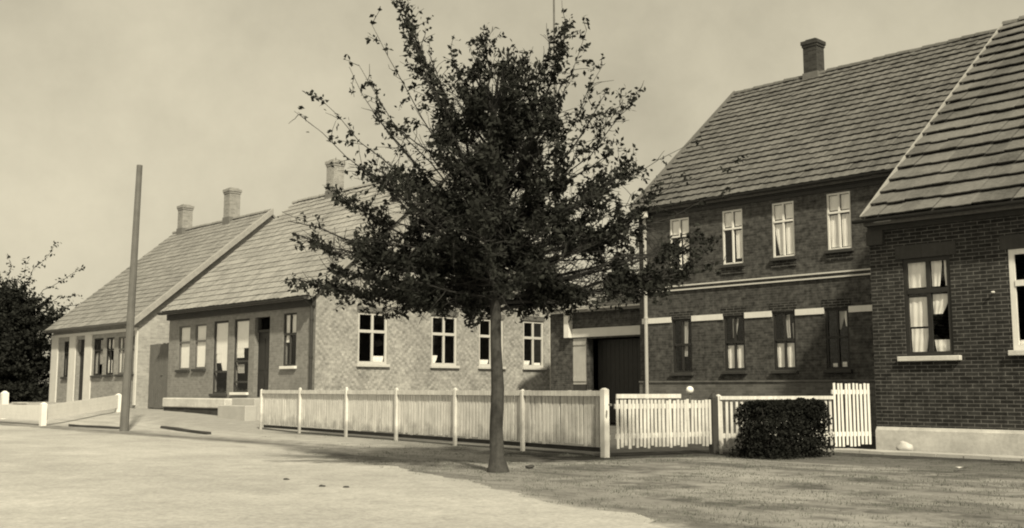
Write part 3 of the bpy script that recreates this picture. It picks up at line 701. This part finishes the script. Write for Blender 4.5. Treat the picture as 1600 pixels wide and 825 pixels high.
def rail(bm, p0, p1, z, off, w_=.04, h_=.08):
    p0, p1 = Vector((p0[0], p0[1], z)), Vector((p1[0], p1[1], z)); d = (p1 - p0).normalized(); nn = Vector((d.y, -d.x, 0))
    beam(bm, p0 + nn * off, p1 + nn * off, w_, h_)

def upright(bm, p, d, z0, z1, w_, off=0, cap=.03):
    d = Vector((d[0], d[1], 0)).normalized(); nn = Vector((d.y, -d.x, 0)); c = Vector((p[0], p[1], 0)) + nn * off
    box(bm, -w_ / 2, w_ / 2, z0, z1, -w_ / 2, w_ / 2, f=lambda a, z, e: tuple(Vector((0, 0, z)) + c + d * a + nn * e))
    if cap: box(bm, -w_ / 2 - .0, w_ / 2 + .0, z1 + .001, z1 + cap, -w_ / 2, w_ / 2, f=lambda a, z, e: tuple(Vector((0, 0, z)) + c + d * a + nn * e), top=w_ * .35)

def local(o, meshobj):
    """keep world-built mesh, parented to a thing that stands at its own base"""
    meshobj.matrix_world = Matrix.Identity(4); meshobj.data.transform(Matrix.Translation(-o.location)); return meshobj

FL, FR = (-6.72, 28.6), (1.62, 17.2)
FN = thing('picket_fence', 'long white picket fence of six bays in front of the lozenge brick gable', 'fence', (*FL, 0))
def lp(a): return (FL[0] + (FR[0] - FL[0]) * a, FL[1] + (FR[1] - FL[1]) * a)
A_ = [0, .172, .35, .514, .677, .834, .994]
fd = (FR[0] - FL[0], FR[1] - FL[1])
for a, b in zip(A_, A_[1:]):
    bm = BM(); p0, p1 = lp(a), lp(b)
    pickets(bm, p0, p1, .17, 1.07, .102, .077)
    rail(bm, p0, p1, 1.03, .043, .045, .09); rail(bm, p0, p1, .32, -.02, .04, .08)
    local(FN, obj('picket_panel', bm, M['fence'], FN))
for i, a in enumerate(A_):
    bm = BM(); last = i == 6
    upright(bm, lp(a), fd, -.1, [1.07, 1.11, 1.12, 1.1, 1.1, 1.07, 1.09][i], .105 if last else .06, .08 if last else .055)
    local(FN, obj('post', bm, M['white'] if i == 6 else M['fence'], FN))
bm = BM(); p = Vector((*lp(.994), .85)); tube(bm, [p + Vector((.0, -.2, 0)), p + Vector((.02, -.3, 0))], [.02, .02]); local(FN, obj('gate_hook', bm, M['metal'], FN))
bm = BM(); rail(bm, lp(0), lp(.99), .11, -.05, .04, .07); local(FN, obj('shadow_strip', bm, M['dwood'], FN))  # dark strip standing in for the shadow line below the pickets

G0, G1, G2, G3 = (1.68, 17.22), (3.42, 18.2), (5.75, 19.0), (6.5, 19.22)
gd = (G1[0] - G0[0], G1[1] - G0[1])
GT = thing('garden_gate', 'white picket double gate hung between thick white post and dark post', 'gate', (*G0, 0))
mid = ((G0[0] + G1[0]) / 2, (G0[1] + G1[1]) / 2)
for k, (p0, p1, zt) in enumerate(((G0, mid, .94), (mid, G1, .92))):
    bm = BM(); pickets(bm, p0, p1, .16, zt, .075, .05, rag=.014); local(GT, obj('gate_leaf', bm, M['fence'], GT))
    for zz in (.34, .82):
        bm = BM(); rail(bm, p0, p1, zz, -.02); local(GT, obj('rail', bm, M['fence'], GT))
bm = BM(); p1 = (G0[0] + gd[0] * .66, G0[1] + gd[1] * .66); rail(bm, G0, p1, .985, .03, .03, .07); local(GT, obj('top_rail', bm, M['fence'], GT))
bm = BM(); upright(bm, (G1[0] + .04, G1[1] + .02), gd, -.1, .95, .12, 0, .08); local(GT, obj('post', bm, M['dwood'], GT))

GF = thing('garden_fence', 'white picket fence running behind the dark bush', 'fence', (G1[0] + .12, G1[1] + .06, 0))
p0 = (G1[0] + .14, G1[1] + .07)
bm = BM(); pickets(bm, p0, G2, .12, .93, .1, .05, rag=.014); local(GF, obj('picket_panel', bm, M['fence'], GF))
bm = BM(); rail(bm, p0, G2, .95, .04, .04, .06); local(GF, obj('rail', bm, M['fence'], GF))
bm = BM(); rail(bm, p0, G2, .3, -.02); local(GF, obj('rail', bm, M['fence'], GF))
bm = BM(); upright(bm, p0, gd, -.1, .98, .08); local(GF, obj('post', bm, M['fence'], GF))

TF = thing('yard_fence', 'short taller white picket panel between dark bush and near brick house', 'fence', (*G2, 0))
bm = BM(); pickets(bm, G2, G3, .1, 1.2, .078, .045, rag=.012); local(TF, obj('pickets', bm, M['white'], TF))
for zz in (1.05, .3):
    bm = BM(); rail(bm, G2, G3, zz, -.02); local(TF, obj('rail', bm, M['white'], TF))

# low white board fence at the left
a, b, c = (-20.5, 38.6), (-14.0, 31.7), (-13.6, 36.6)
LF = thing('board_fence', 'low white board fence turning a corner in front of the far cottage', 'fence', (*b, 0))
def boards(p0, p1, z0, z1, n=4):
    bm = BM(); 
    P0, P1 = Vector((*p0, 0)), Vector((*p1, 0)); d = (P1 - P0).normalized(); nn = Vector((d.y, -d.x, 0))
    for k in range(n):
        za, zb = k / n, (k + 1) / n - .004
        v = []
        for P, zz0 in ((P0, z0), (P1, z1)):
            for off in (0, .025):
                for q in (za, zb): v.append(bm.verts.new(P + nn * off + Vector((0, 0, zz0 + .13 + .45 * q))))
        for f_ in ((0, 1, 3, 2), (4, 6, 7, 5), (0, 4, 5, 1), (2, 3, 7, 6), (1, 5, 7, 3), (0, 2, 6, 4)): bm.faces.new([v[i] for i in f_])
    return bm
local(LF, obj('board_panel', boards(a, b, .02, .04), M['white'], LF)); local(LF, obj('board_panel', boards(b, c, .04, G(*c) + .02), M['white'], LF))
for p, zt in ((b, .66), (a, .6), (c, .9)):
    bm = BM(); upright(bm, p, (1, -1), -.1, zt, .16, .02, .05); local(LF, obj('post', bm, M['white'], LF))

WP = (-17.7, 36.9)
bm = BM(); upright(bm, (0, 0), (1, -1), -.1, .86, .22, 0, .08); o = obj('white_post', bm, M['white']); o.location = (*WP, .1); tag(o, 'stout white post standing behind low board fence near dark trees', 'post')
bm = BM(); box(bm, -.2, .2, -.1, .5, -.15, .15, bevel=.01); box(bm, -.24, .24, .503, .55, -.19, .19); o = obj('wooden_crate', bm, M['pale']); o.location = (-17.2, 37.0, .1); o.rotation_euler.z = -.7; tag(o, 'pale wooden box right of the white post behind board fence', 'box')

# ------------------------------------------------------------------ pole, mast, planks, small things
bm = BM(); tube(bm, [(0, 0, -.3), (.04, 0, 2), (.075, 0, 4.4), (.12, 0, 7.12)], [.115, .105, .09, .075], 10); o = obj('utility_pole', bm, M['wood'], smooth=False)
o.location = (-10.2, 27.9, 0); tag(o, 'tall bare leaning wooden pole at the road edge before the cottage', 'pole')
bm = BM(); tube(bm, [(0, 0, 0), (0, 0, 8), (-.03, 0, 17.6)], [.075, .06, .04], 8); o = obj('flag_mast', bm, M['wood']); o.location = (1.79, 42.5, 0)
tag(o, 'thin tall mast rising behind the street tree crown', 'mast')

def plank(p0, p1, w_, h_, label, name='plank', mat='dwood'):
    bm = BM(); c_ = (Vector(p0) + Vector(p1)) / 2; beam(bm, Vector(p0) - c_, Vector(p1) - c_, w_, h_)
    bmesh.ops.subdivide_edges(bm, edges=[e for e in bm.edges if e.calc_length() > .5], cuts=6)
    for v in bm.verts: v.co += Vector((rng.uniform(-.012, .012), rng.uniform(-.012, .012), rng.uniform(-.01, .01)))
    o = obj(name, bm, M[mat]); o.location = c_; tag(o, label, 'plank'); return o
plank((-9.6, 29.2, .06), (-7.4, 25.9, .02), .14, .07, 'dark plank lying on the sand in front of the shop')
plank((-12.9, 31.0, .05), (-10.7, 29.0, .03), .12, .07, 'dark plank on the ground left of the wooden pole')

def rock(loc, r, label, mat='stone', sq=.6, cat='stone', seed=0, group=None):
    bm = BM(); bmesh.ops.create_icosphere(bm, subdivisions=3, radius=r)
    for v in bm.verts:
        v.co *= 1 + .35 * mn.noise(v.co / r * 1.3 + Vector((seed * 7, seed, 0))); v.co.z *= sq
    o = obj('stone', bm, M[mat], smooth=True); o.location = loc; tag(o, label, cat, group); return o
c_ = O6 + UX * .62 + UY * -.22
rock((c_.x, c_.y, .08), .13, 'pale boulder leaning on plinth of the nearest brick house', 'stone', .8, seed=2)
rock((-2.15, 12.1, .008), .035, 'dark flat stone lying left on the open road', 'dwood', .45, seed=3)
rock((-1.86, 12.0, .008), .038, 'dark flat stone lying on the road, right of its fellow', 'dwood', .4, seed=4)
rock((-2.75, 13.0, .01), .035, 'small dark stone farther back on the road', 'dwood', .45, seed=5)
rock((.25, 14.9, .02), .06, 'small stone on the verge right of the street tree', 'dwood', .5, seed=6)

bm = BM(); nx, ny = 6, 3; gp = [[bm.verts.new((i * .045, j * .04, .02 + .012 * math.sin(i * .7 + j * .8))) for i in range(nx)] for j in range(ny)]
for j in range(ny - 1):
    for i in range(nx - 1): bm.faces.new((gp[j][i], gp[j][i + 1], gp[j + 1][i + 1], gp[j + 1][i]))
o = obj('paper_scrap', bm, M['white']); o.location = (6.0, 14.3, .03); o.rotation_euler.z = .5; tag(o, 'white scrap of paper lying on the grass verge', 'paper')

GB = thing('garden_ball', 'white glass ball on a thin stake in the yard behind the gate', 'garden ornament', (3.87, 23, 0))
bm = BM(); bmesh.ops.create_uvsphere(bm, u_segments=20, v_segments=12, radius=.085)
for v in bm.verts: v.co.z += 1.08
obj('ball', bm, M['globe'], GB, smooth=True)
bm = BM(); tube(bm, [(0, 0, -.1), (0, 0, 1.0)], [.015, .015]); obj('stake', bm, M['wood'], GB)

# ------------------------------------------------------------------ trees
def leaf_mesh(name, centers, size, mat, parent, rr, up=.35, hole=None):
    verts, faces, tones = [], [], []
    for c, tn_ in centers:
        if hole and any(((c.x - h[0]) / h[2]) ** 2 + ((c.z - h[1]) / h[3]) ** 2 < 1 for h in hole): continue
        n = Vector((rr.gauss(0, 1), rr.gauss(0, 1), rr.gauss(0, 1) + up)).normalized()
        t_ = n.cross(Vector((rr.gauss(0, 1), rr.gauss(0, 1), rr.gauss(0, 1)))).normalized(); b = n.cross(t_)
        s = size * rr.uniform(.6, 1.25); i = len(verts)
        verts += [c - t_ * s * .55, c + b * s * .3 + n * s * .07, c + t_ * s * .55, c - b * s * .3 + n * s * .07]
        faces.append((i, i + 1, i + 2, i + 3)); tones += [min(1, max(0, tn_ + rr.uniform(-.3, .3)))] * 4
    me = bpy.data.meshes.new(name); me.from_pydata([tuple(v) for v in verts], [], faces)
    a = me.attributes.new('tone', 'FLOAT', 'POINT'); a.data.foreach_set('value', tones); me.materials.append(mat)
    return link(bpy.data.objects.new(name, me), parent)

def limb_path(p0, az, el, ln, curve, rr, n=7, wob=.08):
    pts = [Vector(p0)]; a, e = az, el; st = ln / (n - 1)
    for k in range(n - 1):
        a += rr.uniform(-wob, wob) * 2; e += curve / n + rr.uniform(-wob, wob)
        pts.append(pts[-1] + Vector((math.cos(a) * math.cos(e), math.sin(a) * math.cos(e), math.sin(e))) * st)
    return pts

def along(pts, t_):
    f_ = t_ * (len(pts) - 1); i = min(int(f_), len(pts) - 2); return pts[i].lerp(pts[i + 1], f_ - i), (pts[i + 1] - pts[i]).normalized()

def foliage(limbs, rr, per_m, twig, leaf_step, start=.25):
    """limbs: (points, density) -> leaf centres on twigs, plus the twig paths"""
    cen, twigs = [], []
    for pts, dens in limbs:
        ln = sum((b - a).length for a, b in zip(pts, pts[1:])); n = max(2, int(ln * per_m * dens))
        for k in range(n):
            t_ = start + (1 - start) * (k + rr.random()) / n; p, d = along(pts, min(t_, .999))
            dr = (d * rr.uniform(.2, 1.0) + Vector((rr.gauss(0, .6), rr.gauss(0, .6), rr.gauss(.05, .34)))).normalized()
            tl = twig * rr.uniform(.45, 1.2) * (1.15 - .5 * t_); tn_ = rr.uniform(.25, .75)
            tp = [p]; 
            for s_ in range(3):
                dr = (dr + Vector((rr.gauss(0, .25), rr.gauss(0, .25), rr.gauss(.0, .25)))).normalized(); tp.append(tp[-1] + dr * tl / 3)
            twigs.append(tp); m = max(3, int(tl / leaf_step))
            for q in range(m):
                c, _ = along(tp, (q + rr.random()) / m * .999)
                cen.append((c + Vector((rr.gauss(0, .035), rr.gauss(0, .035), rr.gauss(0, .035))), tn_))
    return cen, twigs

rr = random.Random(21)
T = thing('street_tree', 'young broadleaf street tree with dark ragged crown in front of the picket fence', 'tree', (-.19, 14.25, 0))
tr = [(0, 0, -.15), (0, 0, .03), (.0, 0, .2), (-.02, .01, .55), (.0, 0, 1.1), (-.035, .015, 1.7), (-.04, .02, 2.5), (-.02, .0, 3.3), (.02, .02, 4.1), (-.06, .0, 4.7), (-.02, .02, 5.3), (.02, 0, 5.6)]
bm = BM(); tr_ = tr
tube(bm, tr_, [.2, .145, .1, .09, .085, .08, .078, .066, .055, .038, .02, .008], 14)
trunk = obj('trunk', bm, M['bark'], T, smooth=True)
for v in trunk.data.vertices: v.co += Vector((v.co.x, v.co.y, 0)) * .22 * mn.noise(Vector((v.co.x * 14, v.co.y * 14, v.co.z * 2)))
trp = [Vector(p) for p in tr]
def tz(z):
    for a, b in zip(trp, trp[1:]):
        if a.z <= z <= b.z: return a.lerp(b, (z - a.z) / (b.z - a.z))
    return trp[-1]
limbs, radii = [], []

def add(pts, dens, r0): limbs.append((pts, dens)); radii.append(r0)
nL = 46
for k in range(nL):
    z0 = 2.22 + 2.9 * (k / nL) ** 1.0 + rr.uniform(-.08, .08)
    az = k * 2.399 + rr.uniform(-.3, .3)
    Ld = 2.25 if z0 < 2.9 else 2.25 - (z0 - 2.9) * .72
    el = R(2) + R(58) * ((z0 - 2.0) / 3.2) ** 1.1 + rr.uniform(-.12, .12)
    add(limb_path(tz(z0), az, el, Ld * rr.uniform(.8, 1.1), R(12), rr), 1.0, .028)
def guided(z0, tip, dens, sag=.0, r0=.03, bend=.25, wob=.05):
    p0 = tz(z0); p1 = Vector(tip); c_ = p0.lerp(p1, .5) + Vector((0, 0, -bend * (p1 - p0).length * .4 + sag))
    pts = []
    for k in range(9):
        t_ = k / 8; q = p0 * (1 - t_) ** 2 + c_ * 2 * t_ * (1 - t_) + p1 * t_ ** 2
        pts.append(q + Vector((rr.uniform(-1, 1), rr.uniform(-1, 1), rr.uniform(-1, 1))) * wob * (t_ > 0)); 
    add(pts, dens, r0)
for k in range(30):                                            # low spreading branches of the skirt
    z0 = 2.22 + 1.0 * k / 30; add(limb_path(tz(z0), k * 2.399 + .5, R(rr.uniform(-2, 20)), rr.uniform(1.5, 2.35), R(6), rr), 1.0, .018)
for k in range(44):                                            # short inner branches that fill the heart of the crown
    z0 = 2.18 + 2.7 * k / 44; add(limb_path(tz(z0), k * 2.399 + 1, R(rr.uniform(-12, 45)), rr.uniform(.7, 1.35) * (1 - .12 * (z0 - 2)), R(10), rr), 1.5, .014)
# leaders and the shaped outline: x is to the right in the street, y away from it
guided(3.3, (-1.42, .2, 6.75), 1.5, r0=.035); guided(3.6, (1.0, .1, 6.2), 1.7, r0=.035); guided(4.2, (-.2, -.2, 5.95), 1.4)
guided(3.5, (-1.25, -.5, 6.0), 1.6); guided(3.9, (.75, -.4, 5.85), 1.6); guided(3.7, (-1.0, .5, 5.9), 1.1); guided(3.4, (.9, .6, 5.5), 1.1); guided(4.4, (.4, .1, 5.6), .8); guided(4.3, (-.65, .1, 5.75), 1.0)
guided(3.0, (-1.75, .2, 5.0), 1.0); guided(3.1, (1.45, -.3, 5.0), 1.0)
for tip, d in (((-2.6, .1, 5.25), .32), ((-2.2, .5, 5.7), .3), ((-1.9, -.2, 5.5), .5), ((-2.75, -.2, 4.85), .25), ((-1.75, .1, 6.25), .35), ((2.05, .2, 5.4), .5), ((1.75, -.1, 5.1), .6), ((1.45, .3, 5.7), .4), ((1.2, .1, 6.1), .5)):
    guided(3.2, tip, d, bend=.35, r0=.016)
for tip, d in (((-2.75, .1, 3.2), 1.1), ((-2.6, -.4, 2.55), 1.2), ((-2.3, .5, 2.5), 1.0), ((-2.2, -.2, 3.7), 1.0), ((-2.0, .2, 4.2), .9), ((-2.9, .3, 3.45), .4), ((-2.3, -.3, 3.0), .9), ((-2.4, .3, 2.8), .9), ((-1.9, -.7, 2.6), .9), ((-1.8, .5, 3.3), .9), ((-1.5, -.4, 3.9), .8)):
    guided(2.2 + (tip[2] - 2.4) * .35, tip, d * (2.1 if d > .6 else 1), bend=.12)
for tip, d in (((2.5, .1, 3.0), 1.2), ((2.75, -.3, 2.75), 1.0), ((2.35, .4, 2.6), 1.2), ((2.9, .3, 3.15), .8), ((2.05, -.2, 3.55), .9), ((1.85, .2, 4.2), .9), ((2.35, 0, 3.9), .5), ((3.35, .3, 4.35), .22), ((3.3, .5, 3.9), .25), ((3.0, .2, 4.75), .14), ((2.1, -.5, 2.45), 1.0), ((3.05, .0, 2.85), .7), ((1.9, .6, 2.95), .9), ((1.8, -.5, 3.3), .9), ((2.2, -.6, 3.0), .9), ((1.6, .4, 3.8), .8)):
    guided(2.25 + (tip[2] - 2.4) * .35, tip, d * (2.1 if d > .6 else 1), bend=.12, r0=.03 if d > .6 else .011)
bm = BM()
for (pts, dn), r0 in zip(limbs, radii): tube(bm, pts, [r0 * (1 - .8 * k / (len(pts) - 1)) for k in range(len(pts))], 5, False)
cen, twigs = foliage(limbs, rr, 15.5, .46, .0215, .12)
cen = [c for c in cen if mn.noise(Vector((c[0].x * 2.6, c[0].y * .7, c[0].z * 2.6 + 5))) + .6 * mn.noise(Vector((c[0].x * 6.5, c[0].y * 1.2, c[0].z * 6.5))) > -.15]
for tp in twigs: tube(bm, tp, [.006, .005, .004, .003], 3, False)
obj('limbs', bm, M['twig'], T, normals=False)
leaf_mesh('crown', cen, .078, M['leaf'], T, rr, up=.5, hole=((1.12, 2.72, .38, .25), (1.26, 2.56, .2, .15), (.75, 2.75, .1, .08), (-.6, 4.3, .07, .1), (.55, 4.2, .1, .08), (-1.0, 3.5, .08, .07), (.2, 3.75, .14, .16), (.35, 3.4, .1, .14), (-.05, 4.9, .1, .2)))

def wood_tree(loc, h, rad, seed, label, sparse=True, tips=()):
    r_ = random.Random(seed); t_ = thing('dark_tree', label, 'tree', (*loc, G(*loc)), 0, 'dark trees beside the far cottage')
    bm = BM(); tube(bm, [(0, 0, -.2), (.1, 0, h * .3), (-.05, .1, h * .6), (.05, 0, h * .85)], [.24, .2, .13, .05], 8); obj('trunk', bm, M['twig'], t_)
    lm = []
    for k in range(64):
        z0 = h * (.07 + .67 * k / 64); f_ = k / 64
        ln = rad * (1.0 if f_ < .55 else 1.0 - (f_ - .55) * 1.2) * r_.uniform(.75, 1.08)
        lm.append((limb_path((0, 0, z0), k * 2.399, R(-12) + R(75) * f_ ** 1.2, ln, R(10), r_), 1.0))
    bm = BM()
    for pts, _ in lm: tube(bm, pts, [.05 * (1 - .85 * k / (len(pts) - 1)) for k in range(len(pts))], 4, False)
    extra = []
    if sparse:
        for tip in tips:
            p0 = Vector((0, 0, h * .6)); p1 = Vector(tip); c_ = p0.lerp(p1, .5) + Vector((0, 0, .5)); extra.append(([p0 * (1 - u / 8) ** 2 + c_ * 2 * u / 8 * (1 - u / 8) + p1 * (u / 8) ** 2 + Vector((r_.gauss(0, .05), 0, r_.gauss(0, .06))) for u in range(9)], .3))
        for k in range(0):
            extra.append((limb_path((0, 0, h * .7), r_.uniform(-.6, 1.0) if k < 4 else 2.8, R(r_.uniform(38, 75)), h * r_.uniform(.42, .62), R(-15), r_, 9), .22))
        for pts, _ in extra: tube(bm, pts, [.03 * (1 - .8 * k / (len(pts) - 1)) for k in range(len(pts))], 4, False)
    obj('limbs', bm, M['twig'], t_, normals=False)
    c1, _ = foliage(lm, r_, 24, .95, .045, .15); c2, _ = foliage(extra, r_, 9, .45, .07, .55) if extra else ([], [])
    leaf_mesh('crown', c1 + c2, .16, M['leaf2'], t_, r_); return t_
wood_tree((-23.3, 48.0), 5.4, 3.1, 1, 'dark tree with thin twigs on top, closest to the far cottage', tips=((3.6, 0, 6.2), (3.8, .1, 4.5), (1.1, 0, 6.5), (2.3, -.2, 7.3), (3.3, .2, 4.9), (.2, 0, 6.6)))
wood_tree((-26.8, 50.2), 6.1, 3.4, 2, 'big dark tree at the left edge of the photo behind the white post', True)
wood_tree((-23.6, 45.6), 3.7, 2.6, 3, 'lower dark tree in front of its taller neighbours at left edge', False)

# bush before the garden fence
r_ = random.Random(5)
BU = thing('bush', 'dense dark clipped bush in front of the white garden fence', 'bush', (4.36, 17.4, 0))
bm = BM(); cen = []; ad = Vector((.78, .62, 0)).normalized(); bd_ = Vector((-ad.y, ad.x, 0))
for k in range(16):
    b0 = ad * r_.uniform(-.6, .6) + bd_ * r_.uniform(-.25, .25); tube(bm, [b0 * .6 + Vector((0, 0, -.05)), b0 * .8 + Vector((0, 0, .4)), b0 + Vector((0, 0, .8))], [.02, .015, .006], 4, False)
obj('stems', bm, M['twig'], BU, normals=False)
while len(cen) < 21000:
    u, v, z = r_.uniform(-1, 1), r_.uniform(-1, 1), r_.random()
    if r_.random() < .4 : z = 1 - r_.random() ** 2 * .3
    lim = .98 - .2 * max(0, (z - .6) / .4) ** 2 - (.35 * z * max(0, -u))
    k = (abs(u) ** 2.6 + abs(v) ** 2.6) ** (3 / 2.6)
    bumpy = .3 * mn.noise(Vector((u * 1.6, v * 1.6, z * 1.8 + 3))) + .14 * mn.noise(Vector((u * 5, v * 5, z * 5)))
    if k ** (1 / 3) > lim + bumpy or k ** (1 / 3) < .55 and z < .7: continue
    cen.append((ad * u * .92 + bd_ * v * .6 + Vector((0, 0, .02 + z * (.86 + .3 * bumpy))), r_.uniform(.2, .8)))
leaf_mesh('foliage', cen, .055, M['hedge'], BU, r_)

# ------------------------------------------------------------------ grass on the verge
r_ = random.Random(9); verts, faces, tones = [], [], []
def blade(x, y, h, tn_):
    a = r_.uniform(0, 6.283); ln = r_.uniform(0, .5) * h; w2 = r_.uniform(.004, .008); z = G(x, y) - .01
    ca, sa = math.cos(a), math.sin(a); b = r_.uniform(0, 6.283); i = len(verts)
    verts.extend([(x - ca * w2, y - sa * w2, z), (x + ca * w2, y + sa * w2, z), (x + math.cos(b) * ln, y + math.sin(b) * ln, z + h)])
    faces.append((i, i + 1, i + 2)); tones.extend([tn_] * 3)
cnt = 0
while cnt < 3600:
    x, y = r_.uniform(-6, 9.5), r_.uniform(7.5, 28); q, p = qp(x, y)
    e = min(10.95, 10.95 - .31 * (18.7 - q)); dist = p - e
    if dist < .15 or p > 17.3: continue
    if q < 11 and p > 16.0 and r_.random() < .5: continue
    front = (y - FL[1]) - (x - FL[0]) * (FR[1] - FL[1]) / (FR[0] - FL[0])
    if q > 10.9 and front > -.02: continue                                   # stays in front of the fence
    wgt = ss(q, 19, 11) * .75 + .04
    if abs(front) < .3 and q > 10.9: wgt = max(wgt, .5)
    if mn.noise(Vector((x * .8, y * .8, 3))) + .5 * mn.noise(Vector((x * 2.5, y * 2.5, 1))) + .35 < .1 or r_.random() > wgt: continue
    cnt += 1; tn_ = r_.uniform(.2, .8); hh = r_.uniform(.012, .035) * (1.5 if abs(front) < .3 else 1)
    for _ in range(12): blade(x + r_.gauss(0, .08), y + r_.gauss(0, .08), hh * r_.uniform(.6, 1.3), tn_ + r_.uniform(-.2, .2))
me = bpy.data.meshes.new('grass'); me.from_pydata(verts, [], faces); a = me.attributes.new('tone', 'FLOAT', 'POINT'); a.data.foreach_set('value', tones)
me.materials.append(M['grass']); o = link(bpy.data.objects.new('grass', me)); o['kind'] = 'stuff'; tag(o, 'thin short grass growing in patches on the verge', 'grass')
